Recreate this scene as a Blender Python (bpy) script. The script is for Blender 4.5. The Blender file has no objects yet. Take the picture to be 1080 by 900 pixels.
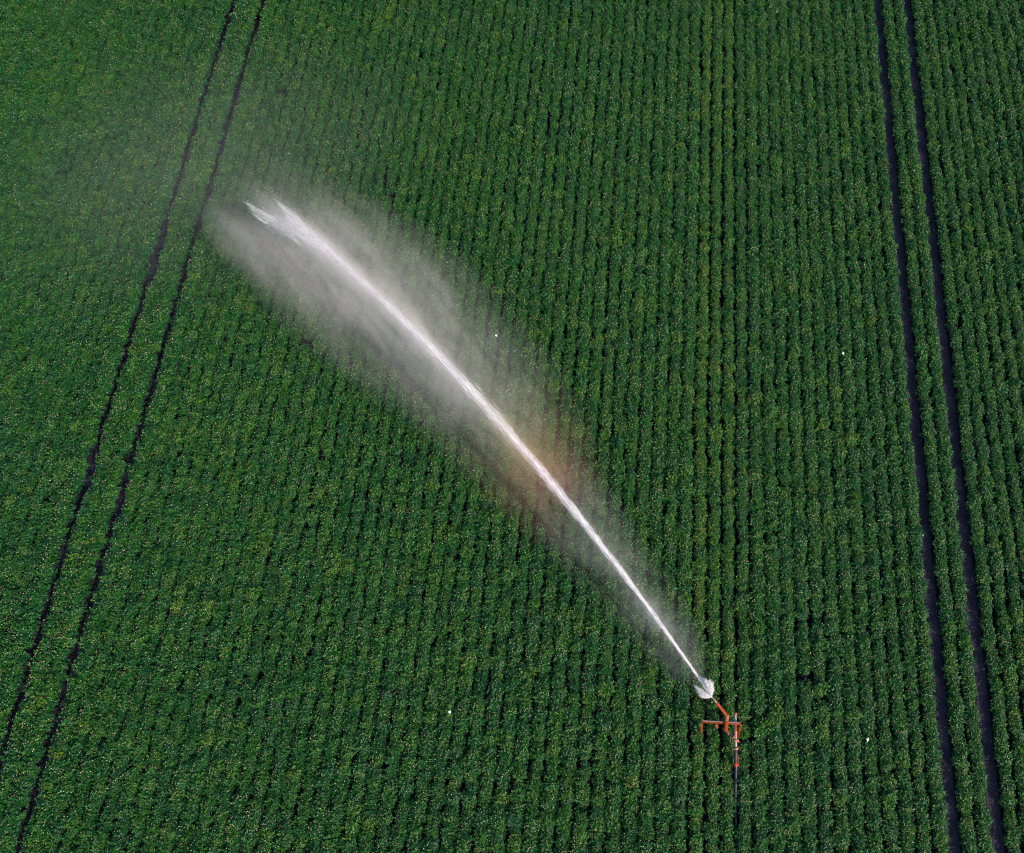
import bpy, bmesh, math, random
import numpy as np
from mathutils import Vector, Matrix

rng = np.random.default_rng(7)
random.seed(7)
R = math.radians
scene = bpy.context.scene
COL = scene.collection

# ------------------------------------------------------------------ camera
FPX, PPX, PPY, H = 950.0, 800.0, 450.0, 46.0      # drone camera, photograph is an off-centre crop
TILT, YAW = R(66.161), R(-0.731)
cam_d = bpy.data.cameras.new('drone_camera')
cam = bpy.data.objects.new('drone_camera', cam_d)
COL.objects.link(cam)
cam.location = (0, 0, H)
cam_d.sensor_fit = 'HORIZONTAL'
cam_d.sensor_width = 36.0
cam_d.lens = FPX / 1080.0 * 36.0
cam_d.shift_x = -(PPX - 540.0) / 1080.0
cam_d.clip_start = 0.5
cam_d.clip_end = 3000.0
scene.camera = cam


def _axes():
    psi = YAW
    f_h = np.array([-math.sin(psi), math.cos(psi), 0.0])
    r = np.array([math.cos(psi), math.sin(psi), 0.0])
    up = np.array([0, 0, 1.0])
    fw = f_h * math.cos(TILT) - up * math.sin(TILT)
    u = f_h * math.sin(TILT) + up * math.cos(TILT)
    return r, u, fw


AX_R, AX_U, AX_F = _axes()
cam.rotation_euler = Matrix((AX_R, AX_U, -AX_F)).transposed().to_euler()


def P(x, y, z=0.0):
    """survey helper: the ground position (at height z) of a spot seen in the photograph"""
    d = AX_F + AX_R * (x - PPX) / FPX - AX_U * (y - PPY) / FPX
    return np.array([0, 0, H]) + d * ((z - H) / d[2])


# ------------------------------------------------------------------ helpers
def tag(o, label=None, cat=None, group=None, kind=None):
    if label: o['label'] = label
    if cat: o['category'] = cat
    if group: o['group'] = group
    if kind: o['kind'] = kind
    return o


def link(name, mesh, mat=None, parent=None, smooth=False):
    o = bpy.data.objects.new(name, mesh)
    COL.objects.link(o)
    if mat is not None and not mesh.materials:
        mesh.materials.append(mat)
    if parent is not None:
        o.parent = parent
    if smooth:
        mesh.polygons.foreach_set('use_smooth', [True] * len(mesh.polygons))
    return o


def empty(name, loc):
    o = bpy.data.objects.new(name, None)
    o.empty_display_size = 0.3
    COL.objects.link(o)
    o.location = loc
    return o


class MB:
    """collects boxes, bars, tubes into one mesh"""
    def __init__(self): self.bm = bmesh.new()

    def _place(self, verts, a, b):
        a, b = Vector(a), Vector(b)
        d = b - a
        q = d.to_track_quat('Z', 'Y')
        M = Matrix.Translation((a + b) / 2) @ q.to_matrix().to_4x4()
        bmesh.ops.transform(self.bm, matrix=M, verts=verts)

    def tube(self, a, b, r1, r2=None, seg=14):
        r2 = r1 if r2 is None else r2
        L = (Vector(b) - Vector(a)).length
        g = bmesh.ops.create_cone(self.bm, cap_ends=True, segments=seg, radius1=r1, radius2=r2, depth=L)
        self._place(g['verts'], a, b)
        return self

    def bar(self, a, b, w, h):
        L = (Vector(b) - Vector(a)).length
        g = bmesh.ops.create_cube(self.bm, size=1.0)
        bmesh.ops.scale(self.bm, vec=(w, h, L), verts=g['verts'])
        vs = g['verts']
        es = list({e for v in vs for e in v.link_edges})
        self._place(vs, a, b)
        bmesh.ops.bevel(self.bm, geom=es, offset=min(w, h) * 0.12, segments=1, affect='EDGES')
        return self

    def ball(self, c, r, sc=(1, 1, 1)):
        g = bmesh.ops.create_uvsphere(self.bm, u_segments=14, v_segments=8, radius=r)
        bmesh.ops.scale(self.bm, vec=sc, verts=g['verts'])
        bmesh.ops.translate(self.bm, vec=Vector(c), verts=g['verts'])
        return self

    def sweep(self, pts, r, seg=12):
        pts = [Vector(p) for p in pts]
        rings = []
        for i, p in enumerate(pts):
            t = (pts[min(i + 1, len(pts) - 1)] - pts[max(i - 1, 0)]).normalized()
            q = t.to_track_quat('Z', 'Y')
            rings.append([self.bm.verts.new(p + q @ Vector((r * math.cos(k * 2 * math.pi / seg), r * math.sin(k * 2 * math.pi / seg), 0))) for k in range(seg)])
        for a, b in zip(rings, rings[1:]):
            for k in range(seg):
                self.bm.faces.new((a[k], a[(k + 1) % seg], b[(k + 1) % seg], b[k]))
        self.bm.faces.new(rings[0][::-1]); self.bm.faces.new(rings[-1])
        return self

    def build(self, name, mat, parent=None, smooth=True):
        bmesh.ops.recalc_face_normals(self.bm, faces=self.bm.faces)
        me = bpy.data.meshes.new(name)
        self.bm.to_mesh(me); self.bm.free()
        me.materials.append(mat)
        o = link(name, me, None, parent)
        if smooth:
            me.polygons.foreach_set('use_smooth', [len(p.vertices) == 4 and True for p in me.polygons])
            try:
                me.set_sharp_from_angle(angle=R(40))
            except Exception:
                pass
        return o


def mesh_np(name, V, F):
    """V (n,3); F (m,k) constant face size"""
    me = bpy.data.meshes.new(name)
    V = np.asarray(V, np.float32); F = np.asarray(F, np.int32)
    me.vertices.add(len(V)); me.vertices.foreach_set('co', V.ravel())
    me.loops.add(F.size); me.loops.foreach_set('vertex_index', F.ravel())
    me.polygons.add(len(F))
    me.polygons.foreach_set('loop_start', np.arange(0, F.size, F.shape[1], dtype=np.int32))
    me.update(calc_edges=True)
    me.validate()
    return me


# ------------------------------------------------------------------ materials
def new_mat(name):
    m = bpy.data.materials.new(name); m.use_nodes = True
    nt = m.node_tree; nt.nodes.clear()
    out = nt.nodes.new('ShaderNodeOutputMaterial')
    return m, nt, out


def node(nt, typ, **kw):
    n = nt.nodes.new(typ)
    for k, v in kw.items():
        if k.startswith('i_'):
            key = k[2:]
            key = int(key) if key.isdigit() else key.replace('_', ' ')
            n.inputs[key].default_value = v
        else:
            setattr(n, k, v)
    return n


def ramp(nt, stops, interp='LINEAR'):
    n = nt.nodes.new('ShaderNodeValToRGB'); cr = n.color_ramp; cr.interpolation = interp
    while len(cr.elements) < len(stops): cr.elements.new(0.5)
    for e, (p, c) in zip(cr.elements, stops):
        e.position = p; e.color = c if len(c) == 4 else (*c, 1)
    return n


def m_paint(name, base, dark, rough=0.45, metal=0.0, scale=14.0):
    m, nt, out = new_mat(name)
    tc = node(nt, 'ShaderNodeTexCoord')
    nz = node(nt, 'ShaderNodeTexNoise', i_Scale=scale, i_Detail=6.0, i_Roughness=0.65)
    nt.links.new(tc.outputs['Object'], nz.inputs['Vector'])
    rp = ramp(nt, [(0.30, dark), (0.55, base), (1.0, tuple(min(1, c * 1.15) for c in base))])
    nt.links.new(nz.outputs['Fac'], rp.inputs['Fac'])
    b = node(nt, 'ShaderNodeBsdfPrincipled', i_Roughness=rough, i_Metallic=metal); b.inputs['Specular IOR Level'].default_value = 0.22
    nt.links.new(rp.outputs['Color'], b.inputs['Base Color'])
    bp = node(nt, 'ShaderNodeBump', i_Strength=0.15, i_Distance=0.01)
    nt.links.new(nz.outputs['Fac'], bp.inputs['Height']); nt.links.new(bp.outputs['Normal'], b.inputs['Normal'])
    nt.links.new(b.outputs['BSDF'], out.inputs['Surface'])
    return m


M_ORANGE = m_paint('weathered_orange_paint', (0.215, 0.036, 0.001), (0.075, 0.011, 0.002), 0.5)
M_RED = m_paint('red_clamp_paint', (0.34, 0.025, 0.012), (0.14, 0.015, 0.008), 0.45)
M_GALV = m_paint('galvanised_steel', (0.26, 0.24, 0.25), (0.12, 0.11, 0.12), 0.5, 0.25, 10.0)
M_DUSTY = m_paint('dusty_orange_steel', (0.20, 0.075, 0.055), (0.13, 0.045, 0.03), 0.5)
M_RUBBER = m_paint('black_polyethylene', (0.024, 0.029, 0.046), (0.014, 0.017, 0.026), 0.38)
M_WHITE = m_paint('white_feathers', (0.86, 0.86, 0.84), (0.7, 0.7, 0.7), 0.7)


def m_leaf():
    m, nt, out = new_mat('potato_leaf')
    L = nt.links
    inst = node(nt, 'ShaderNodeAttribute', attribute_name='tint', attribute_type='INSTANCER')
    leaf = node(nt, 'ShaderNodeAttribute', attribute_name='leaf_tone', attribute_type='GEOMETRY')
    # plant tint: 0 blue-green, 0.5 mid, 1 yellow-green
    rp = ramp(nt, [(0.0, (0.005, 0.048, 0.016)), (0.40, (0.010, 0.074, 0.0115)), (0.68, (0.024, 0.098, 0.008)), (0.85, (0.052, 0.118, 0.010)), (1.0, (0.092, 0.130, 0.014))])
    add = node(nt, 'ShaderNodeMath', operation='MULTIPLY_ADD'); add.inputs[1].default_value = 0.75; 
    sub = node(nt, 'ShaderNodeMath', operation='SUBTRACT'); sub.inputs[1].default_value = 0.35
    L.new(inst.outputs['Fac'], sub.inputs[0])
    L.new(leaf.outputs['Fac'], add.inputs[0]); L.new(sub.outputs[0], add.inputs[2])
    L.new(add.outputs[0], rp.inputs['Fac'])
    b = node(nt, 'ShaderNodeBsdfPrincipled', i_Roughness=0.42)
    b.inputs['Specular IOR Level'].default_value = 0.22
    L.new(rp.outputs['Color'], b.inputs['Base Color'])
    tr = node(nt, 'ShaderNodeBsdfTranslucent')
    hs = node(nt, 'ShaderNodeHueSaturation', i_Value=1.3); hs.inputs['Hue'].default_value = 0.48
    L.new(rp.outputs['Color'], hs.inputs['Color']); L.new(hs.outputs['Color'], tr.inputs['Color'])
    mx = node(nt, 'ShaderNodeMixShader'); mx.inputs[0].default_value = 0.22
    L.new(b.outputs[0], mx.inputs[1]); L.new(tr.outputs[0], mx.inputs[2])
    L.new(mx.outputs[0], out.inputs['Surface'])
    return m


def m_simple(name, col, rough=0.6):
    m, nt, out = new_mat(name)
    inst = node(nt, 'ShaderNodeObjectInfo')
    hs = node(nt, 'ShaderNodeHueSaturation'); hs.inputs['Color'].default_value = (*col, 1)
    mr = node(nt, 'ShaderNodeMapRange'); mr.inputs['To Min'].default_value = 0.65; mr.inputs['To Max'].default_value = 1.15
    nt.links.new(inst.outputs['Random'], mr.inputs['Value']); nt.links.new(mr.outputs[0], hs.inputs['Value'])
    b = node(nt, 'ShaderNodeBsdfPrincipled', i_Roughness=rough)
    nt.links.new(hs.outputs[0], b.inputs['Base Color'])
    nt.links.new(b.outputs[0], out.inputs['Surface'])
    return m


M_LEAF = m_leaf()
M_FLOWER = m_simple('cream_potato_bloom', (0.235, 0.215, 0.105))
M_STEM = m_simple('green_stem', (0.05, 0.09, 0.03))


def m_soil(name, wet):
    m, nt, out = new_mat(name); L = nt.links
    tc = node(nt, 'ShaderNodeTexCoord')
    n1 = node(nt, 'ShaderNodeTexNoise', i_Scale=9.0, i_Detail=8.0, i_Roughness=0.7)
    n2 = node(nt, 'ShaderNodeTexNoise', i_Scale=0.9, i_Detail=3.0)
    L.new(tc.outputs['Object'], n1.inputs['Vector']); L.new(tc.outputs['Object'], n2.inputs['Vector'])
    k_ = 2.7 if wet else 1.0
    rp = ramp(nt, [(p_, tuple(c_ * k_ for c_ in col_)) for p_, col_ in ((0.3, (0.003, 0.0024, 0.0052)), (0.55, (0.006, 0.0047, 0.0100)), (0.72, (0.012, 0.009, 0.016)))])
    L.new(n1.outputs['Fac'], rp.inputs['Fac'])
    b = node(nt, 'ShaderNodeBsdfPrincipled'); b.inputs['Specular IOR Level'].default_value = 0.35 if wet else 0.15
    L.new(rp.outputs['Color'], b.inputs['Base Color'])
    rr = node(nt, 'ShaderNodeMapRange')
    rr.inputs['From Min'].default_value = 0.45; rr.inputs['From Max'].default_value = 0.68
    rr.inputs['To Min'].default_value = 0.85; rr.inputs['To Max'].default_value = 0.22 if wet else 0.7
    L.new(n2.outputs['Fac'], rr.inputs['Value']); L.new(rr.outputs[0], b.inputs['Roughness'])
    bp = node(nt, 'ShaderNodeBump', i_Strength=0.8, i_Distance=0.05)
    h = n1.outputs['Fac']
    if wet:                                             # tyre lugs pressed into the track
        wv = node(nt, 'ShaderNodeTexWave', i_Scale=2.6, i_Distortion=4.0, bands_direction='DIAGONAL')
        L.new(tc.outputs['Object'], wv.inputs['Vector'])
        ad = node(nt, 'ShaderNodeMath', operation='MULTIPLY_ADD'); ad.inputs[1].default_value = 0.15
        L.new(wv.outputs['Fac'], ad.inputs[0]); L.new(n1.outputs['Fac'], ad.inputs[2]); h = ad.outputs[0]
    L.new(h, bp.inputs['Height']); L.new(bp.outputs['Normal'], b.inputs['Normal'])
    L.new(b.outputs[0], out.inputs['Surface'])
    return m


M_SOIL = m_soil('dark_moist_soil', False)
M_TRACK = m_soil('wet_compacted_soil', True)

# ------------------------------------------------------------------ field layout (rows run along Y)
X0 = P(776, 500)[0]
PR, PL = 0.75, 0.759
TR = 0.75                                           # extra width of a wheel track, in row pitches
right = [(i + 0.5) for i in range(13)] + [13.75 + 0.5, 13.75 + 1.5] + [16.5 + 0.5 + i for i in range(26)]
left = [(i + 0.5) for i in range(43)] + [43.75 + 0.5, 43.75 + 1.5] + [46.5 + 0.5 + i for i in range(30)]
rows = [(X0 + PR * u, 'R', u) for u in right] + [(X0 - PL * u, 'L', u) for u in left]
rows.sort()
tracks = [(X0 + PR * 13.375, 'right', 0), (X0 + PR * 16.125, 'right', 1), (X0 - PL * 43.375, 'left', 0), (X0 - PL * 46.125, 'left', 1)]
Y0, Y1 = -13.0, 68.0
RIDGE = 0.16

# soil: one sheet with a ridge under every row, flat out to the horizon
xs, zs = [], []
rx = [r[0] for r in rows]
for i, x in enumerate(rx):
    for dx, z in ((-0.36, 0.0), (-0.25, 0.05), (-0.12, RIDGE), (0.12, RIDGE), (0.25, 0.05), (0.36, 0.0)):
        xs.append(x + dx); zs.append(z)
xs = np.array(xs); zs = np.array(zs)
o = np.argsort(xs); xs, zs = xs[o], zs[o]
xs = np.concatenate([[-900, -200], xs, [200, 900]]); zs = np.concatenate([[0, 0], zs, [0, 0]])
ys = np.concatenate([[-900, -150], np.arange(Y0 - 1, Y1 + 1, 0.5), [200, 900]])
XX, YY = np.meshgrid(xs, ys)
ZZ = np.where((YY > Y0 - 1.2) & (YY < Y1 + 1.2), zs[None, :], 0.0)
ZZ = ZZ + np.where(ZZ > 0.01, rng.normal(0, 0.02, ZZ.shape), 0)
nx, ny = len(xs), len(ys)
idx = np.arange(nx * ny).reshape(ny, nx)
F = np.stack([idx[:-1, :-1], idx[:-1, 1:], idx[1:, 1:], idx[1:, :-1]], -1).reshape(-1, 4)
soil = link('ground', mesh_np('ground', np.stack([XX, YY, ZZ], -1).reshape(-1, 3), F), M_SOIL, None, True)
tag(soil, 'dark moist soil showing in the furrows between the potato rows', 'soil', kind='structure')

TL = {('right', 0): 'wide bare wheel track at the right, the inner one nearer the sprinkler',
      ('right', 1): 'wide bare wheel track at the far right, the outer one near the photo edge',
      ('left', 0): 'dark wheel track at the left, the inner one that meets the mist',
      ('left', 1): 'dark wheel track at the left, the outer one with bluish wet patches'}
for tx, side, k in tracks:
    yy = np.arange(Y0 - 2, Y1 + 2, 0.4)
    wob = 0.02 * np.sin(yy * 0.7 + tx) + rng.normal(0, 0.012, len(yy))
    V = []
    for y, w in zip(yy, wob):
        for dx, z in ((-0.29, 0.004), (-0.18, 0.010), (0.0, 0.016), (0.18, 0.010), (0.29, 0.004)):
            V.append((tx + dx + w, y, z))
    n = len(yy)
    F = [(i * 5 + j, i * 5 + j + 1, (i + 1) * 5 + j + 1, (i + 1) * 5 + j) for i in range(n - 1) for j in range(4)]
    t = link('wheel_track', mesh_np('wheel_track', V, F), M_TRACK, None, True)
    tag(t, TL[(side, k)], 'wheel track', 'tractor wheel tracks through the crop', 'structure')


# shallow puddles standing in the left wheel tracks
M_PUD, pnt, pout = new_mat('muddy_blue_water')
pb_ = node(pnt, 'ShaderNodeBsdfPrincipled', i_Roughness=0.12); ptc = node(pnt, 'ShaderNodeTexCoord')
pnz = node(pnt, 'ShaderNodeTexNoise', i_Scale=3.0, i_Detail=3.0); pnt.links.new(ptc.outputs['Object'], pnz.inputs['Vector'])
prp = ramp(pnt, [(0.35, (0.010, 0.010, 0.022)), (0.6, (0.022, 0.022, 0.052))]); pnt.links.new(pnz.outputs['Fac'], prp.inputs['Fac'])
pnt.links.new(prp.outputs['Color'], pb_.inputs['Base Color']); pnt.links.new(pb_.outputs[0], pout.inputs['Surface'])
PUDS = []
for (px_, py_, ln_, tk, lb) in ((178, 256, 1.3, 3, 'long bluish puddle in the outer left wheel track, level with the end of the mist'),
                                (166, 291, 0.9, 3, 'short bluish puddle in the outer left wheel track, below the long puddle'),
                                (97, 506, 1.0, 3, 'bluish puddle in the outer left wheel track, halfway down the photo'),
                                (131, 538, 0.8, 2, 'bluish puddle in the inner left wheel track')):
    yc = P(px_, py_)[1]; m_ = []; PUDS.append((tracks[tk][0], yc, ln_))
    for k in range(22):
        a_ = k / 22 * 2 * math.pi
        m_.append((tracks[tk][0] + 0.27 * math.cos(a_) * (1 + 0.2 * math.sin(3 * a_ + yc)) + 0.03, yc + ln_ * math.sin(a_) * (1 + 0.12 * math.sin(4 * a_ + yc)), 0.024))
    pm = bpy.data.meshes.new('puddle'); pm.from_pydata(m_, [], [tuple(range(22))])
    tag(link('puddle', pm, M_PUD), lb, 'puddle', 'puddles in the left wheel tracks', 'structure')

# ------------------------------------------------------------------ potato plants
def smooth_field(x, y, seed, sc):
    r = np.random.default_rng(seed); v = 0
    for _ in range(6):
        a = r.uniform(0, 2 * math.pi); k = sc * r.uniform(0.6, 1.8)
        v = v + np.sin((x * math.cos(a) + y * math.sin(a)) * k + r.uniform(0, 6.28))
    return v / 6


def plant_mesh(seed):
    r = np.random.default_rng(100 + seed)
    V, F, tone, mat = [], [], [], []

    def leaflet(base, d, nrm, ln, wd, tn, mi=0):
        d = d / np.linalg.norm(d)
        s = np.cross(d, nrm); s /= np.linalg.norm(s) + 1e-9
        n = np.cross(s, d)
        i = len(V)
        fold = 0.22 * wd
        V.extend([base, base + d * ln * 0.45 + s * wd * 0.5 + n * fold, base + d * ln - n * 0.12 * ln, base + d * ln * 0.45 - s * wd * 0.5 + n * fold])
        F.extend([(i, i + 1, i + 2), (i, i + 2, i + 3)])
        tone.extend([tn, tn]); mat.extend([mi, mi])

    nsh = 12
    for k in range(nsh):
        # upright shoots, each ending in a rosette of compound leaves: clumps of light tops with dark hollows between
        th = 2 * math.pi * (k * 0.382 + r.uniform(-0.06, 0.06)) + seed
        rr = math.sqrt((k + 0.4) / nsh) * r.uniform(0.85, 1.1)
        dome = math.sqrt(max(0.05, 1 - (0.86 * rr) ** 2))
        foot = np.array([0.30 * rr * math.cos(th), 0.28 * rr * math.sin(th), 0.0])
        top = foot + np.array([0, 0, 0.05 + 0.40 * dome * r.uniform(0.62, 1.18)])
        lean = np.array([math.cos(th), math.sin(th), 0]) * 0.45 * rr + r.normal(0, 0.12, 3) + np.array([0, 0, 1.0])
        lean /= np.linalg.norm(lean)
        stone = r.normal(0, 0.09)
        for q2 in range(6):
            lev = (q2 / 5.0)                                          # 0 top of the shoot, 1 lower down
            a2 = q2 * 2.4 + k + r.uniform(-0.4, 0.4)
            side0 = np.cross(lean, (math.cos(k), math.sin(k), 0.2)); side0 /= np.linalg.norm(side0)
            side1 = np.cross(lean, side0)
            outd = side0 * math.cos(a2) + side1 * math.sin(a2)
            c = top - lean * 0.16 * lev
            up = lean * 1.0 + r.normal(0, 0.22, 3) + 0.25 * outd * lev
            out = outd * (0.75 + 0.35 * lev) + lean * (0.45 - 0.55 * lev) + r.normal(0, 0.12, 3)
            out /= np.linalg.norm(out)
            side = np.cross(out, up); side /= np.linalg.norm(side)
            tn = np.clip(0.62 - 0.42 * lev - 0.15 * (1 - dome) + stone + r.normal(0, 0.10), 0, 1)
            L = r.uniform(0.075, 0.105) + 0.055 * lev
            for f, sg in ((0.35, 1), (0.35, -1), (0.95, 0), (0.65, 1), (0.65, -1)):
                b = c + out * L * f - np.array([0, 0, 0.18 * L * f * f])
                d = out * (0.55 if sg else 1.0) + side * sg * 0.95 + r.normal(0, 0.15, 3)
                leaflet(b, d, up + r.normal(0, 0.22, 3), r.uniform(0.055, 0.075) * (1 + 0.3 * lev), r.uniform(0.040, 0.054) * (1 + 0.3 * lev), float(np.clip(tn + r.normal(0, 0.20), 0, 1)))
    for k in range((5, 9, 12, 14, 16, 18, 20, 22, 11)[seed]):                                   # cream flowers held above the leaves
        th = r.uniform(0, 2 * math.pi); rr = 0.31 * math.sqrt(r.uniform(0.01, 1))
        c = np.array([rr * math.cos(th), rr * math.sin(th), 0.47 * math.sqrt(1 - (rr / 0.40) ** 2) + r.uniform(-0.02, 0.05)])
        for q in range(1):
            cc = c
            n = np.array([r.normal(0, 0.5), r.normal(0, 0.5), 1.0]); n /= np.linalg.norm(n)
            a = np.cross(n, (1, 0, 0)); a /= np.linalg.norm(a); b = np.cross(n, a)
            i = len(V); rad = r.uniform(0.011, 0.020)
            V.append(cc - n * 0.006)
            for p in range(5):
                V.append(cc + (a * math.cos(p * 1.2566) + b * math.sin(p * 1.2566)) * rad)
            for p in range(5):
                F.append((i, i + 1 + p, i + 1 + (p + 1) % 5)); tone.append(0.5); mat.append(1)
    for k in range(7):                                                    # stems
        th = r.uniform(0, 6.28); tip = np.array([0.2 * math.cos(th), 0.2 * math.sin(th), 0.36])
        s = np.array([-math.sin(th), math.cos(th), 0]) * 0.008
        b0 = np.array([0.03 * math.cos(th), 0.03 * math.sin(th), -0.06])
        i = len(V); V.extend([b0 - s, b0 + s, tip])
        F.append((i, i + 1, i + 2)); tone.append(0.4); mat.append(2)
    me = mesh_np('potato_plant', np.array(V), np.array(F))
    for m in (M_LEAF, M_FLOWER, M_STEM): me.materials.append(m)
    me.polygons.foreach_set('material_index', mat)
    a = me.attributes.new('leaf_tone', 'FLOAT', 'FACE'); a.data.foreach_set('value', np.array(tone, np.float32))
    return me


NV = 9
src = bpy.data.collections.new('potato_plant_kinds')
for k in range(NV):
    src.objects.link(bpy.data.objects.new('potato_plant', plant_mesh(k)))

pos, rot, scl, tint, var = [], [], [], [], []
holes = [(P(848, 712, .3)[:2], 0.30), (P(860, 722, .3)[:2], 0.25), (P(868, 737, .3)[:2], 0.3), (P(326, 362, .3)[:2], 0.3)]
for x, side, u in rows:
    y = Y0 + rng.uniform(0, 0.3)
    while y < Y1:
        y += 0.29 * rng.uniform(0.8, 1.2)
        px = x + rng.normal(0, 0.038)
        if rng.random() < 0.011: continue
        if any((px - h[0]) ** 2 + (y - h[1]) ** 2 < rr * rr for h, rr in holes): continue
        pos.append((px, y, RIDGE - 0.05)); var.append(rng.integers(0, NV))
        rot.append((rng.normal(0, 0.1), rng.normal(0, 0.1), rng.uniform(0, 6.28)))
        # vigour: closed canopy in the middle and left of the field, narrower rows to the right and near
        g = 1.23 - 0.17 * np.clip((px + 4) / 16, 0, 1) * np.clip(1.15 - y / 60, 0, 1)
        if side == 'L': g += 0.0
        s = g * rng.normal(1.0, 0.11)
        if side == 'L': s *= 0.98 - 0.06 * min(1, u / 14)
        if (side == 'L' and u < 3) or u == 0.5: s *= 0.87                        # the old wheel lines in the middle stay open
        if side == 'L' and u in (42.5, 44.25, 45.25, 47.0): px = x + rng.normal(0, 0.02); pos[-1] = (px, y, RIDGE - 0.05); s = g * rng.normal(1.14, 0.05)              # plants spill over the wheel tracks on this side
        if any(0 < px - q_[0] < 0.8 and abs(y - q_[1]) < q_[2] * 0.9 for q_ in PUDS): s *= 0.78
        scl.append((s, s, s * rng.normal(1.0, 0.10) * 1.02))
        t = 0.35 + rng.normal(0, 0.12)
        if side == 'L' and 0 < u < 3.2: t += 0.20 if u > 1.9 else 0.14       # yellower rows beside the middle furrows
        if side == 'L' and u > 46: t -= 0.04
        tint.append(t)
pos = np.array(pos, np.float32); tint = np.array(tint)
tint += 0.06 * smooth_field(pos[:, 0], pos[:, 1], 3, 0.35) + 0.06 * smooth_field(pos[:, 0], pos[:, 1], 4, 1.2)
crop_me = bpy.data.meshes.new('potato_crop')
crop_me.vertices.add(len(pos)); crop_me.vertices.foreach_set('co', pos.ravel())
for nm, typ, arr, key in (('rot', 'FLOAT_VECTOR', rot, 'vector'), ('scl', 'FLOAT_VECTOR', scl, 'vector'), ('tint', 'FLOAT', tint, 'value'), ('var', 'INT', var, 'value')):
    a = crop_me.attributes.new(nm, typ, 'POINT')
    a.data.foreach_set(key, np.asarray(arr, np.int32 if typ == 'INT' else np.float32).ravel())
crop = link('potato_crop', crop_me)
tag(crop, 'dense leafy green potato plants with cream flowers in long straight rows', 'crop', kind='stuff')
for m in (M_LEAF, M_FLOWER, M_STEM): crop_me.materials.append(m)
ng = bpy.data.node_groups.new('plant_rows', 'GeometryNodeTree')
ng.interface.new_socket('Geometry', in_out='INPUT', socket_type='NodeSocketGeometry')
ng.interface.new_socket('Geometry', in_out='OUTPUT', socket_type='NodeSocketGeometry')
gi = ng.nodes.new('NodeGroupInput'); go = ng.nodes.new('NodeGroupOutput')
iop = ng.nodes.new('GeometryNodeInstanceOnPoints')
ci = ng.nodes.new('GeometryNodeCollectionInfo'); ci.inputs['Collection'].default_value = src
ci.inputs['Separate Children'].default_value = True; ci.inputs['Reset Children'].default_value = True


def named(nm, dt):
    n = ng.nodes.new('GeometryNodeInputNamedAttribute'); n.data_type = dt; n.inputs['Name'].default_value = nm
    return next(s for s in n.outputs if s.enabled and s.name == 'Attribute')


ng.links.new(gi.outputs[0], iop.inputs['Points'])
ng.links.new(ci.outputs[0], iop.inputs['Instance'])
iop.inputs['Pick Instance'].default_value = True
ng.links.new(named('var', 'INT'), iop.inputs['Instance Index'])
e2r = ng.nodes.new('FunctionNodeEulerToRotation')
ng.links.new(named('rot', 'FLOAT_VECTOR'), e2r.inputs[0]); ng.links.new(e2r.outputs[0], iop.inputs['Rotation'])
ng.links.new(named('scl', 'FLOAT_VECTOR'), iop.inputs['Scale'])
ng.links.new(iop.outputs[0], go.inputs[0])
md = crop.modifiers.new('plant_rows', 'NODES'); md.node_group = ng

# ------------------------------------------------------------------ rain gun cart
ZB = 1.20                                            # height of the crossbar
base = P(765, 768, 0.0)
cart = empty('irrigation_cart', (base[0], base[1], 0))
tag(cart, 'orange steel rain gun cart straddling two potato rows at the lower right', 'sprinkler')


def Q(x, y, z):
    p = P(x, y, z) - np.array([base[0], base[1], 0.0])
    return Vector(p)


cl, cr_ = Q(740.5, 761.6, ZB), Q(781.3, 763.6, ZB)
xb = MB().bar(cl, cr_, 0.095, 0.095).build('crossbar', M_ORANGE, cart)
MB().bar(cl + Vector((0.05, 0.045, 0.045)), cr_ + Vector((-0.04, 0.045, 0.045)), 0.045, 0.05).build('top_rail', m_paint('bare_grey_rail', (0.20, 0.165, 0.16), (0.12, 0.085, 0.075), 0.55), xb)
# legs run down and back to skids lying in the furrows
legspec = ((cl, Q(739.6, 772, 0.66), Q(740.2, 775, 0.06)), (cr_, Q(779.4, 774.6, 0.66), Q(777.6, 779, 0.06)))
for top, mid, foot in legspec:
    lg = MB().bar(top + Vector((0, -0.03, 0)), mid, 0.085, 0.085).bar(mid, foot, 0.075, 0.075).build('leg', M_ORANGE, cart)
    f0 = Vector((foot.x, foot.y, 0.035))
    MB().bar(f0 + Vector((0, -0.45, 0)), f0 + Vector((0, 0.40, 0)), 0.09, 0.05).bar(f0 + Vector((0, 0.39, 0)), f0 + Vector((0, 0.55, 0.16)), 0.09, 0.05).build('skid', M_DUSTY, lg)
# bracket under the bar, and the saddle that clamps the feed pipe
b0 = Q(757, 762.6, ZB)
MB().bar(b0 + Vector((-0.06, -0.05, -0.02)), b0 + Vector((-0.04, -0.22, -0.12)), 0.13, 0.06).build('bracket', M_ORANGE, cart)
pipe_z = 1.02
pf, pb = Q(775.6, 753.6, pipe_z), Q(776.2, 790, pipe_z - 0.12)
s0 = Q(776.2, 763.4, ZB + .03)
MB().bar(s0 + Vector((0, 0.03, 0)), Q(776.2, 771, pipe_z + 0.11), 0.10, 0.05).build('saddle_plate', M_ORANGE, cart)
mp = MB().tube(pf, pb, 0.062).build('main_pipe', M_GALV, cart)
MB().tube(pf + Vector((0, 0.06, 0)), pf + Vector((0, -0.03, 0)), 0.085).bar(pf + Vector((-0.11, 0.0, 0.0)), pf + Vector((0.11, 0, 0)), 0.05, 0.05).build('end_cap', M_DUSTY, mp)


def along(f): return pf.lerp(pb, f)


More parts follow.
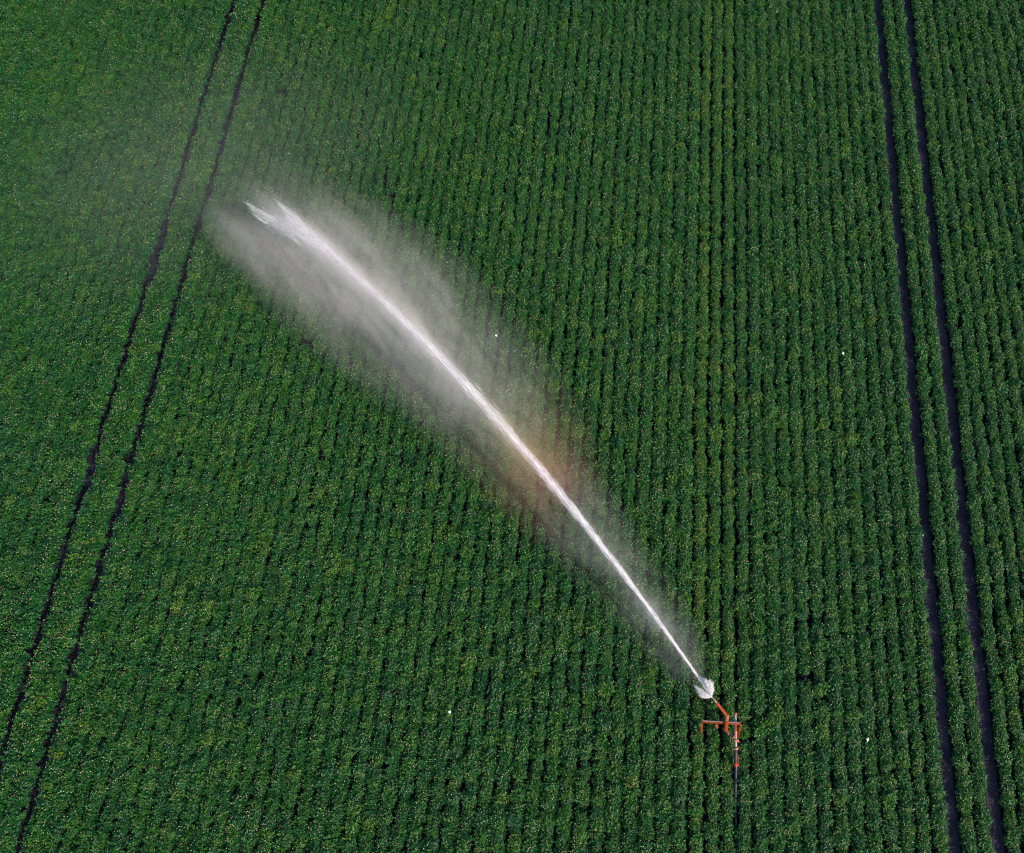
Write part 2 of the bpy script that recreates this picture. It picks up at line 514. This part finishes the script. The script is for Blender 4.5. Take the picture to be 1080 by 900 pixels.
sl = MB().tube(along(0.47), along(0.68), 0.072).build('pipe_sleeve', m_paint('faded_pink_paint', (0.36, 0.14, 0.12), (0.27, 0.10, 0.08), 0.5), mp)
fl = MB()
c = along(0.78)
fl.tube(c + Vector((0, 0.05, 0)), c + Vector((0, -0.03, 0)), 0.12).bar(c + Vector((-0.15, 0.02, 0)), c + Vector((-0.11, 0.02, 0)), 0.10, 0.06).bar(c + Vector((0.10, 0.10, 0.02)), c + Vector((0.15, -0.06, 0.02)), 0.06, 0.06)
fl.build('flange', m_paint('tan_orange_flange', (0.38, 0.12, 0.045), (0.22, 0.07, 0.03), 0.5), mp)
MB().tube(along(0.975), along(1.03), 0.115).build('flange', m_paint('tan_flange', (0.38, 0.13, 0.05), (0.22, 0.08, 0.04), 0.5), mp)
# riser, elbow and gun
r_top, r_bot = Q(766.4, 759.6, ZB + 0.34), Q(765.3, 769.4, 0.92)
MB().tube(r_bot, r_top, 0.095, 0.085, 18).tube(r_top, r_top + (r_bot - r_top) * 0.08, 0.12).build('riser', M_ORANGE, cart)
MB().tube(r_bot + Vector((-.13, 0.05, 0)), r_bot + Vector((.10, 0.05, 0)), 0.06).ball(r_bot, 0.105).build('riser_flange', M_ORANGE, cart)
knee = Q(767.0, 755.6, 1.72)
tip0 = Q(756.6, 742.6, 2.00)
noz = Q(751.6, 736.4, 2.10)
MB().ball(knee, 0.105).tube(r_top, knee, 0.095).build('elbow', M_DUSTY, cart)
gb = MB().tube(knee, tip0, 0.085, 0.062, 18).tube(knee.lerp(tip0, .02), knee.lerp(tip0, .1), 0.105).build('gun_barrel', M_ORANGE, cart)
MB().tube(tip0.lerp(knee, .18), tip0.lerp(noz, .05), 0.072, 0.07).build('barrel_collar', M_RED, gb)
MB().tube(tip0, noz, 0.040, 0.020).tube(tip0.lerp(noz, .45), tip0.lerp(noz, .6), 0.042).build('nozzle', M_GALV, gb)
arm = tip0.lerp(noz, .9)
MB().bar(knee.lerp(tip0, .35) + Vector((0.05, 0.03, 0.10)), arm + Vector((0.05, 0.04, 0.09)), 0.022, 0.022).build('swing_arm', M_RED, gb)
# feed elbow, black hose to the main pipe
e1, e2, j = Q(768.6, 774.0, 0.94), Q(769.6, 775.2, 0.94), along(0.69)
MB().tube(r_bot, e1, 0.07).ball(e1, 0.08).build('feed_elbow', M_DUSTY, cart)
MB().sweep([e1, e1.lerp(j, .3) + Vector((0, 0, .04)), e1.lerp(j, .6) + Vector((0, 0, .04)), e1.lerp(j, .85)], 0.055).build('feed_hose', M_RUBBER, cart)
MB().tube(e1.lerp(j, .66) + Vector((0, 0, .04)), j, 0.075, 0.07).build('hose_coupling', M_DUSTY, cart)
# towing bars either side of the hose
hz = pb.z
h0, h1 = Q(776.2, 792, hz), Q(776.3, 807.6, 0.62)
for sx in (-0.125, 0.125):
    MB().tube(Q(776.2, 796.5, hz - .05) + Vector((sx, 0, 0)), Q(776.3, 806.6, .64) + Vector((sx, 0, 0)), 0.017).build('tie_rod', M_ORANGE, cart)
MB().tube(Q(776.3, 805.4, .64), Q(776.3, 808.6, .62), 0.115).build('hose_clamp', M_RED, cart)

# supply hose: comes up the furrow from behind the camera and rises to the cart
hp = [Q(776.2, 788, hz), Q(776.2, 798, hz - 0.04), h1, Q(776.2, 816, 0.54), Q(776.0, 826, 0.46), Q(775.8, 840, 0.32), Q(775.7, 858, 0.14)]
hp += [Vector((X0 - base[0] + 0.03 * math.sin(k), hp[-1].y - 1.2 * (k + 1), 0.075)) for k in range(7)]
hose = empty('supply_hose', (base[0], hp[-2].y + base[1], 0))
tag(hose, 'black supply hose trailing down the furrow behind the orange cart', 'hose')
off = Vector((0, -(hp[-2].y), 0))
from mathutils.geometry import interpolate_bezier
sm = []
for a in range(len(hp) - 1):
    p0_, p1_, p2_, p3_ = hp[max(a - 1, 0)], hp[a], hp[a + 1], hp[min(a + 2, len(hp) - 1)]
    for q in range(5):
        t = q / 5
        sm.append(0.5 * ((2 * p1_) + (p2_ - p0_) * t + (2 * p0_ - 5 * p1_ + 4 * p2_ - p3_) * t * t + (3 * p1_ - p0_ - 3 * p2_ + p3_) * t ** 3) + off)
MB().sweep(sm[:10], 0.078).build('hose_cuff', m_paint('slate_rubber_cuff', (0.034, 0.030, 0.045), (0.02, 0.018, 0.028), 0.5), hose)
MB().sweep(sm[9:], 0.070).build('hose_line', M_RUBBER, hose)

# ------------------------------------------------------------------ the water
AZ = R(42.0)
JD = np.array([-math.sin(AZ), math.cos(AZ), 0.0]); JL = np.array([-math.cos(AZ), -math.sin(AZ), 0.0])
TE, KK = math.tan(R(22)), 0.0075
J0 = P(751.2, 736.0, 2.10)


def zj(s): return 2.10 + s * TE - KK * s * s
def tj(s): return -0.106 * s + 0.00374 * s * s
def jet(s): return np.stack([s, tj(s), zj(s)], -1)           # in the jet's own frame


def m_water(name, opacity):
    m, nt, out = new_mat(name); L = nt.links
    d = node(nt, 'ShaderNodeBsdfPrincipled', i_Roughness=0.5); d.inputs['Base Color'].default_value = (0.96, 0.95, 0.97, 1)
    t = node(nt, 'ShaderNodeBsdfTranslucent'); t.inputs['Color'].default_value = (0.96, 0.95, 0.97, 1)
    m1 = node(nt, 'ShaderNodeMixShader'); m1.inputs[0].default_value = 0.5
    L.new(d.outputs[0], m1.inputs[1]); L.new(t.outputs[0], m1.inputs[2])
    tr = node(nt, 'ShaderNodeBsdfTransparent')
    m2 = node(nt, 'ShaderNodeMixShader'); m2.inputs[0].default_value = opacity
    L.new(tr.outputs[0], m2.inputs[1]); L.new(m1.outputs[0], m2.inputs[2]); L.new(m2.outputs[0], out.inputs['Surface'])
    return m


def spindles(name, A, B, rad, mat, parent):
    """thin tapered threads of water from A to B"""
    A = np.asarray(A); B = np.asarray(B); n = len(A)
    d = B - A; d /= np.linalg.norm(d, axis=1)[:, None] + 1e-9
    s = np.cross(d, rng.normal(0, 1, (n, 3))); s /= np.linalg.norm(s, axis=1)[:, None] + 1e-9
    u = np.cross(d, s)
    Mid = A + (B - A) * rng.uniform(0.3, 0.6, n)[:, None]
    r = np.asarray(rad)[:, None]
    V = np.stack([A, Mid + s * r, Mid + (-0.5 * s + 0.866 * u) * r, Mid + (-0.5 * s - 0.866 * u) * r, B], 1).reshape(-1, 3)
    f = np.array([(0, 2, 1), (0, 3, 2), (0, 1, 3), (4, 1, 2), (4, 2, 3), (4, 3, 1)])
    Fc = (np.arange(n)[:, None, None] * 5 + f[None]).reshape(-1, 3)
    return link(name, mesh_np(name, V, Fc), mat, parent, True)


JROT = (0, 0, math.atan2(JD[1], JD[0]))
wj = empty('water_jet', J0); wj.location = (J0[0], J0[1], 0); wj.rotation_euler = JROT
tag(wj, 'long bright white jet of water arching from the rain gun across the field', 'water jet')

SE = 32.0
def width(s): return np.interp(s, [0, 2, 5, 10, 15, 20, 25, 29, 34], [0.018, 0.022, 0.036, 0.058, 0.076, 0.068, 0.048, 0.050, 0.07])
N = 17000
s = rng.uniform(0, 1, N) ** 0.95 * SE
s = s[rng.random(N) < np.interp(s, [0, 22, 27, 31, 34], [1, 1, 0.75, 0.22, 0.05])]; N = len(s)
# the stream travels in pulses: water bunches up along it
ph = s + 0.16 * np.sin(2.2 * s + 1.0) + 0.3 * np.sin(0.9 * s)
s = np.clip(ph, 0.0, SE)
ln = rng.uniform(0.35, 1.3, N) * (0.6 + 0.03 * s)
w = width(s)
lat = rng.normal(0, 1.15, (N, 2)) * w[:, None]
lat[:, 1] = np.where(rng.random(N) < .6, lat[:, 1], -np.abs(lat[:, 1]) * 1.4)
A = jet(s); B = jet(np.minimum(s + ln, SE + 0.9))
A[:, 1] += lat[:, 0]; A[:, 2] += lat[:, 1]
B[:, 1] += lat[:, 0] * 1.1; B[:, 2] += lat[:, 1] * 1.1
spindles('stream', A, B, rng.uniform(0.004, 0.009, N) * (1 + 0.02 * s), m_water('white_water', 0.55), wj)
# the unbroken heart of the stream: smooth, a little uneven, thinning out where it breaks up
cs = np.linspace(0.0, 29.5, 260); NR = 12; V = []
for i_, q in enumerate(cs):
    r_ = float(np.interp(q, [0, 2, 5, 10, 15, 20, 24, 27, 29.5], [0.026, 0.032, 0.048, 0.078, 0.105, 0.100, 0.075, 0.045, 0.004]))
    r_ *= 1 + 0.10 * math.sin(3.1 * q + 1.3 * math.sin(0.8 * q)) + 0.07 * math.sin(7.3 * q)
    oy = (0.012 + 0.0016 * q) * math.sin(1.7 * q) * 0.6
    for k in range(NR):
        a_ = 2 * math.pi * k / NR
        V.append((q, tj(q) + oy + r_ * math.cos(a_) * (1 + 0.12 * math.sin(2 * a_ + 2.3 * q)), zj(q) + r_ * math.sin(a_)))
F = [(i * NR + k, i * NR + (k + 1) % NR, (i + 1) * NR + (k + 1) % NR, (i + 1) * NR + k) for i in range(len(cs) - 1) for k in range(NR)]
link('stream_core', mesh_np('stream_core', V, F), m_water('solid_white_water', 0.92), wj, True)
# head of the jet breaking into two pale plumes
Pa, Pb = [], []
for (s0_, s1_, t0_, t1_, n) in ((27.5, 33.3, 0.0, -0.28, 900), (28.5, 34.6, 0.08, 0.72, 900), (30.5, 33.6, 0.6, 0.9, 260), (14.2, 17.6, -0.05, -0.34, 110), (19.5, 22.0, 0.0, -0.35, 80), (9.6, 12.2, 0.0, 0.16, 60)):
    q = rng.uniform(0, 1, n); ss = s0_ + (s1_ - s0_) * q
    tt = t0_ + (t1_ - t0_) * q ** 1.3 + rng.normal(0, 1, n) * (0.05 + 0.17 * np.sin(q ** 1.4 * 3.14)) * (1 - 0.5 * q)
    a = jet(ss); a[:, 1] += tt; a[:, 2] += rng.normal(0, 0.25, n)
    l2 = rng.uniform(0.4, 1.1, n); b = jet(ss + l2); b[:, 1] += tt + (t1_ - t0_) / (s1_ - s0_) * l2; b[:, 2] = a[:, 2] + (zj(ss + l2) - zj(ss))
    Pa.append(a); Pb.append(b)
Pa = np.concatenate(Pa); Pb = np.concatenate(Pb)
spindles('plume', Pa, Pb, rng.uniform(0.006, 0.012, len(Pa)), m_water('pale_water', 0.17), wj)


def to_jet(x, y, z):
    p = P(x, y, z) - np.array([J0[0], J0[1], 0.0])
    return np.array([p @ JD, p @ JL, z])


# water breaking off the swing arm at the nozzle: three feathery lobes
o0 = np.array([0.05, 0.0, 2.10])
axis1 = to_jet(746.5, 727.5, 2.35)
lobes = (((730.6, 721.6, 1.75), (736.2, 735.4, 1.55), 1300, 0.0), ((733.5, 725.5, 1.7), (742.0, 737.0, 1.6), 500, 0.0),
         ((734.8, 710.5, 2.5), (742.5, 715.0, 2.7), 1300, 0.35), ((742.0, 714.5, 2.9), (752.6, 717.0, 2.6), 1500, 0.2), ((739.0, 719.0, 2.5), (754.2, 725.0, 2.3), 700, 0.1))
A, B = [], []
for pa, pb_, n, root_ in lobes:
    n *= 3
    ta, tb = to_jet(*pa), to_jet(*pb_)
    uu = rng.uniform(0, 1, n)[:, None] ** 1.1
    tip = ta + (tb - ta) * uu
    tip = o0 + (tip - o0) * (0.98 + 0.055 * np.sin(uu * 13.0 + len(A) * 2) + 0.03 * np.sin(uu * 31.0))
    st = o0 + (axis1 - o0) * (root_ * rng.uniform(0.2, 1.6, n))[:, None] + rng.normal(0, 0.012, (n, 3))
    q0 = rng.beta(1.2, 1.6, n)[:, None] * 0.72; q1 = np.minimum(q0 + rng.uniform(0.22, 0.42, n)[:, None], 1.0 + rng.uniform(-0.18, 0.10, n)[:, None])
    bow = np.array([0, 0, 1.0]) * rng.normal(0, 0.10, n)[:, None] + rng.normal(0, 0.026, (n, 3))
    f = lambda q: st + (tip - st) * q + bow * np.sin(q * 2.6)
    A.append(f(q0)); B.append(f(q1))
A = np.concatenate(A); B = np.concatenate(B)
spindles('nozzle_splash', A, B, rng.uniform(0.004, 0.009, len(A)), m_water('splash_water', 0.22), wj)

# mist drifting off both sides of the jet: a closed body of air with its own density
SV = [0.0, 1.5, 3.4, 7.6, 10.8, 13, 16, 19, 22, 26, 30, 33, 37, 40, 43]
WL = [0.3, 1.0, 1.6, 2.0, 2.5, 2.9, 3.1, 3.3, 3.8, 4.3, 4.5, 4.2, 3.2, 1.8, 0.5]
WR = [0.3, 1.0, 1.7, 2.1, 2.5, 3.4, 4.3, 4.8, 5.2, 5.3, 4.8, 4.3, 3.6, 2.6, 0.8]
AI = [0.2, 0.60, 0.70, 0.50, 0.55, 0.78, 0.70, 0.66, 0.74, 0.88, 0.92, 0.70, 0.18, 0.02, 0.0]
SMAX = 43.0
ss = np.linspace(0.02, SMAX - 0.05, 44)
NS = 20
V = []
for s_ in ss:
    wl, wr = np.interp(s_, SV, WL), np.interp(s_, SV, WR)
    top = zj(s_) + 0.5 + 0.02 * s_; bot = 0.62
    cz_, hz_ = (top + bot) / 2, (top - bot) / 2
    if s_ < 2: cz_, hz_ = 2.2 + 0.2 * s_, 0.35 + 0.55 * s_ / 2 + .1
    for k in range(NS):
        a = 2 * math.pi * k / NS
        ca, sa = math.cos(a), math.sin(a)
        e = 0.75
        tt = math.copysign(abs(ca) ** e, ca); zz = math.copysign(abs(sa) ** e, sa)
        V.append((s_, tj(s_) + (wl if tt > 0 else wr) * tt, cz_ + hz_ * zz))
n = len(ss)
F = [(i * NS + k, i * NS + (k + 1) % NS, (i + 1) * NS + (k + 1) % NS, (i + 1) * NS + k) for i in range(n - 1) for k in range(NS)]
bm = bmesh.new()
bv = [bm.verts.new(v) for v in V]
for f in F: bm.faces.new([bv[i] for i in f])
bm.faces.new(bv[:NS]); bm.faces.new(bv[-NS:])
bmesh.ops.recalc_face_normals(bm, faces=bm.faces)
me = bpy.data.meshes.new('spray_mist'); bm.to_mesh(me); bm.free()

DENS = 0.083


def m_mist():
    m, nt, out = new_mat('spray_mist'); L = nt.links

    def math_(op, a, b=None, c=None, clamp=False):
        n_ = node(nt, 'ShaderNodeMath', operation=op, use_clamp=clamp)
        for i, v in enumerate((a, b, c)):
            if v is None: continue
            if isinstance(v, (int, float)): n_.inputs[i].default_value = v
            else: L.new(v, n_.inputs[i])
        return n_.outputs[0]

    def curve(x, xs_, ys_, ymax):
        """a table of values along the jet, as a float curve"""
        n_ = node(nt, 'ShaderNodeFloatCurve'); cv = n_.mapping.curves[0]
        pts = [(a_ / SMAX, b_ / ymax) for a_, b_ in zip(xs_, ys_)]
        cv.points[0].location = pts[0]; cv.points[1].location = pts[-1]
        for p in pts[1:-1]: cv.points.new(*p)
        n_.mapping.update()
        L.new(x, n_.inputs['Value'])
        return math_('MULTIPLY', n_.outputs[0], ymax)

    tc = node(nt, 'ShaderNodeTexCoord'); sx = node(nt, 'ShaderNodeSeparateXYZ'); L.new(tc.outputs['Object'], sx.inputs[0])
    S, T, Z = sx.outputs
    sn = math_('DIVIDE', S, SMAX, clamp=True)
    t_c = math_('ADD', math_('MULTIPLY', S, -0.106), math_('MULTIPLY', math_('MULTIPLY', S, S), 0.00374))
    z_c = math_('ADD', math_('MULTIPLY_ADD', S, TE, 2.10), math_('MULTIPLY', math_('MULTIPLY', S, S), -KK))
    dt = math_('SUBTRACT', T, t_c); dz = math_('SUBTRACT', Z, z_c)
    wl = curve(sn, SV, WL, 6.0); wr = curve(sn, SV, WR, 6.0); ai = curve(sn, SV, AI, 1.0)
    isL = math_('GREATER_THAN', dt, 0.0)
    w = math_('ADD', math_('MULTIPLY', wl, isL), math_('MULTIPLY', wr, math_('SUBTRACT', 1.0, isL)))
    q = math_('SUBTRACT', 1.0, math_('DIVIDE', math_('ABSOLUTE', dt), w), clamp=True)
    qlin = q
    q = math_('ADD', math_('MULTIPLY', math_('POWER', q, 1.15), 0.72), math_('MULTIPLY', math_('POWER', q, 4.0), 0.6))
    # thickest just under the jet, thinning to the ground
    v = node(nt, 'ShaderNodeMapRange', interpolation_type='SMOOTHSTEP')
    L.new(math_('DIVIDE', Z, z_c), v.inputs['Value']); v.inputs['From Min'].default_value = 0.05; v.inputs['From Max'].default_value = 0.75
    v.inputs['To Min'].default_value = 0.25; v.inputs['To Max'].default_value = 1.0
    v2 = node(nt, 'ShaderNodeMapRange', interpolation_type='SMOOTHSTEP')
    L.new(dz, v2.inputs['Value']); v2.inputs['From Min'].default_value = 0.0; v2.inputs['From Max'].default_value = 1.1
    v2.inputs['To Min'].default_value = 1.0; v2.inputs['To Max'].default_value = 0.0
    # wisps: drawn out along the fall of the spray
    mp_ = node(nt, 'ShaderNodeMapping'); mp_.inputs['Scale'].default_value = (0.42, 0.75, 0.30); mp_.inputs['Rotation'].default_value = (0, 0, R(25))
    L.new(tc.outputs['Object'], mp_.inputs['Vector'])
    nz = node(nt, 'ShaderNodeTexNoise', i_Scale=1.0, i_Detail=4.0, i_Roughness=0.55, i_Distortion=0.6); L.new(mp_.outputs[0], nz.inputs['Vector'])
    nr = node(nt, 'ShaderNodeMapRange'); L.new(nz.outputs['Fac'], nr.inputs['Value'])
    nr.inputs['From Min'].default_value = 0.30; nr.inputs['From Max'].default_value = 0.70; nr.inputs['To Min'].default_value = 0.12; nr.inputs['To Max'].default_value = 1.75
    d1 = math_('MULTIPLY', math_('MULTIPLY', q, ai), math_('MULTIPLY', v.outputs[0], v2.outputs[0]))
    # fine streaks blown out of the stream
    mq = node(nt, 'ShaderNodeMapping'); mq.inputs['Scale'].default_value = (0.55, 2.4, 0.5); mq.inputs['Rotation'].default_value = (0, R(12), R(-24))
    L.new(tc.outputs['Object'], mq.inputs['Vector'])
    nq = node(nt, 'ShaderNodeTexNoise', i_Scale=1.0, i_Detail=3.0, i_Roughness=0.6, i_Distortion=0.4); L.new(mq.outputs[0], nq.inputs['Vector'])
    nr2 = node(nt, 'ShaderNodeMapRange'); L.new(nq.outputs['Fac'], nr2.inputs['Value'])
    nr2.inputs['From Min'].default_value = 0.32; nr2.inputs['From Max'].default_value = 0.68; nr2.inputs['To Min'].default_value = 0.66; nr2.inputs['To Max'].default_value = 1.32
    d1 = math_('MULTIPLY', math_('MULTIPLY', d1, nr.outputs[0]), nr2.outputs[0])
    # close sheath round the stream
    rad2 = math_('ADD', math_('MULTIPLY', dt, dt), math_('MULTIPLY', math_('MULTIPLY', dz, dz), 0.5))
    sg = math_('MULTIPLY_ADD', S, 0.008, 0.09)
    g = math_('POWER', 2.71828, math_('MULTIPLY', math_('DIVIDE', rad2, math_('MULTIPLY', sg, sg)), -0.5))
    sh = curve(sn, [0, 6, 14, 22, 28, 31, 33.5, 36, 43], [0.3, 0.45, 0.6, 0.75, 0.85, 0.6, 0.15, 0.0, 0.0], 1.0)
    d2 = math_('MULTIPLY', math_('MULTIPLY', g, sh), 6.0)
    # a loose puff that has drifted off the end of the jet
    pa_ = math_('DIVIDE', math_('SUBTRACT', S, 34.6), 2.0); pb_ = math_('DIVIDE', math_('SUBTRACT', dt, 2.5), 1.2)
    pg = math_('POWER', 2.71828, math_('MULTIPLY', math_('ADD', math_('MULTIPLY', pa_, pa_), math_('MULTIPLY', pb_, pb_)), -1.0))
    pg = math_('MULTIPLY', pg, math_('MULTIPLY', qlin, 2.2, clamp=True))
    d3 = math_('MULTIPLY', math_('MULTIPLY', pg, nr.outputs[0]), math_('MULTIPLY', math_('MULTIPLY', v.outputs[0], v2.outputs[0]), 0.5))
    d = math_('MULTIPLY', math_('ADD', math_('ADD', d1, d2), d3), DENS)
    pv = node(nt, 'ShaderNodeVolumePrincipled'); pv.inputs['Anisotropy'].default_value = 0.0
    # short rainbow band painted as a warm tint in the mist's scattering colour
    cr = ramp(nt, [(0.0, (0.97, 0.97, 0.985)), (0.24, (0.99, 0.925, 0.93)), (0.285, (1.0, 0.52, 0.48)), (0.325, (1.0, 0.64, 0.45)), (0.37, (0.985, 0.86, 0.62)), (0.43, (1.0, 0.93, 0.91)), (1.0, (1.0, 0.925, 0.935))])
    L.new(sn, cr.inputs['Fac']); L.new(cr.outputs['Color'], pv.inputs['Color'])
    L.new(d, pv.inputs['Density'])
    L.new(pv.outputs[0], out.inputs['Volume'])
    for at in ('volume_step_rate',):
        if hasattr(m.cycles, at): setattr(m.cycles, at, 0.12)
    return m


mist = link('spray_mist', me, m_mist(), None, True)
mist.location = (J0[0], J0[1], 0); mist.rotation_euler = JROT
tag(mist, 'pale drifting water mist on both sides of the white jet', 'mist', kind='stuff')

# thin veil of drift hanging beyond the end of the jet
bm = bmesh.new(); bmesh.ops.create_icosphere(bm, subdivisions=4, radius=1.0)
me = bpy.data.meshes.new('drifting_spray'); bm.to_mesh(me); bm.free()
vm, vnt, vout = new_mat('drifting_spray')
vtc = node(vnt, 'ShaderNodeTexCoord')
vln = node(vnt, 'ShaderNodeVectorMath', operation='LENGTH'); vnt.links.new(vtc.outputs['Object'], vln.inputs[0])
vmr = node(vnt, 'ShaderNodeMapRange', interpolation_type='SMOOTHSTEP'); vnt.links.new(vln.outputs['Value'], vmr.inputs['Value'])
vmr.inputs['To Min'].default_value = 1.0; vmr.inputs['To Max'].default_value = 0.0
vnz = node(vnt, 'ShaderNodeTexNoise', i_Scale=2.6, i_Detail=3.0); vnt.links.new(vtc.outputs['Object'], vnz.inputs['Vector'])
vm1 = node(vnt, 'ShaderNodeMath', operation='MULTIPLY'); vnt.links.new(vmr.outputs[0], vm1.inputs[0]); vnt.links.new(vnz.outputs['Fac'], vm1.inputs[1])
vm2 = node(vnt, 'ShaderNodeMath', operation='MULTIPLY'); vnt.links.new(vm1.outputs[0], vm2.inputs[0]); vm2.inputs[1].default_value = 0.017
vpv = node(vnt, 'ShaderNodeVolumePrincipled'); vpv.inputs['Color'].default_value = (0.93, 0.93, 0.93, 1); vpv.inputs['Anisotropy'].default_value = 0.0
vnt.links.new(vm2.outputs[0], vpv.inputs['Density']); vnt.links.new(vpv.outputs[0], vout.inputs['Volume'])
veil = link('drifting_spray', me, vm, None, True)
veil.location = P(215, 175, 4.4); veil.scale = (16, 12, 3.7); veil.rotation_euler = (0, 0, R(20))
tag(veil, 'thin veil of drifting spray hanging over the crop beyond the end of the jet', 'mist', kind='stuff')

# ------------------------------------------------------------------ small white birds over the crop
def bird(loc, yaw, label):
    e = empty('white_bird', loc); e.rotation_euler = (0, 0, yaw)
    tag(e, label, 'bird', 'small white birds over the crop')
    m = MB(); rr = []
    for y, r_ in ((-0.15, 0.006), (-0.10, 0.014), (-0.05, 0.026), (0.0, 0.034), (0.05, 0.033), (0.085, 0.020), (0.11, 0.022), (0.13, 0.014), (0.155, 0.002)):
        rr.append([m.bm.verts.new((r_ * 1.0 * math.cos(a * math.pi / 5), y, r_ * 0.85 * math.sin(a * math.pi / 5))) for a in range(10)])
    for a, b in zip(rr, rr[1:]):
        for k in range(10): m.bm.faces.new((a[k], a[(k + 1) % 10], b[(k + 1) % 10], b[k]))
    m.bm.faces.new(rr[0]); m.bm.faces.new(rr[-1])
    # half folded wings
    for sx in (-1, 1):
        t = [(0.025, 0.06, 0.015), (0.085, 0.055, 0.03), (0.105, 0.01, 0.028), (0.07, -0.035, 0.02), (0.025, -0.04, 0.012)]
        up_ = [m.bm.verts.new((sx * x, y, z + 0.004)) for x, y, z in t]; dn = [m.bm.verts.new((sx * x, y, z - 0.004)) for x, y, z in t]
        m.bm.faces.new(up_); m.bm.faces.new(dn[::-1])
        for k in range(5): m.bm.faces.new((up_[k], dn[k], dn[(k + 1) % 5], up_[(k + 1) % 5]))
    m.build('body', M_WHITE, e)
    return e


for (x, y, z, yw, lb) in ((523.6, 354.2, 1.0, 0.6, 'small white bird low over the crop just right of the mist'),
                          (889.3, 373.0, 0.85, 0.0, 'small white bird over the crop left of the right wheel tracks, upper one'),
                          (474.5, 751.3, 0.85, 0.1, 'small white bird over the crop at the bottom, left of the cart'),
                          (915.2, 780.4, 0.85, -0.3, 'small white bird over the crop at the bottom right, beyond the cart')):
    bird(P(x, y, z), yw, lb).scale = (0.62, 0.75, 0.75)

# ------------------------------------------------------------------ light
SUN_EL = R(34); sd = Vector((0.80, -0.60, 0)).normalized()
w = bpy.data.worlds.new('World'); scene.world = w; w.use_nodes = True
nt = w.node_tree; nt.nodes.clear()
sky = nt.nodes.new('ShaderNodeTexSky'); sky.sky_type = 'NISHITA'; sky.sun_disc = False
sky.sun_elevation = SUN_EL; sky.sun_rotation = math.atan2(sd.x, sd.y)
sky.air_density = 1.0; sky.dust_density = 1.5; sky.ozone_density = 1.0
bg = nt.nodes.new('ShaderNodeBackground'); bg.inputs['Strength'].default_value = 0.108
wo = nt.nodes.new('ShaderNodeOutputWorld')
nt.links.new(sky.outputs[0], bg.inputs[0]); nt.links.new(bg.outputs[0], wo.inputs[0])
sl_ = bpy.data.lights.new('sun', 'SUN'); sl_.energy = 2.8; sl_.angle = R(0.5); sl_.color = (1.0, 0.86, 0.74)
so = bpy.data.objects.new('sun', sl_); COL.objects.link(so)
dirv = Vector((sd.x * math.cos(SUN_EL), sd.y * math.cos(SUN_EL), math.sin(SUN_EL)))
so.rotation_euler = dirv.to_track_quat('Z', 'Y').to_euler()
so.location = (30, -30, 60)

scene.view_settings.view_transform = 'Standard'
scene.view_settings.look = 'None'
scene.view_settings.gamma = 1.0
scene.view_settings.use_curve_mapping = False
scene.view_settings.exposure = 1.28
scene.render.engine = 'CYCLES'
scene.cycles.use_denoising = True
scene.cycles.denoising_prefilter = 'NONE'
scene.cycles.use_adaptive_sampling = False
scene.cycles.pixel_filter_type = 'BLACKMAN_HARRIS'
scene.cycles.filter_width = 1.0
scene.cycles.volume_bounces = 5
scene.cycles.max_bounces = 12
scene.cycles.transparent_max_bounces = 64
scene.cycles.volume_max_steps = 256
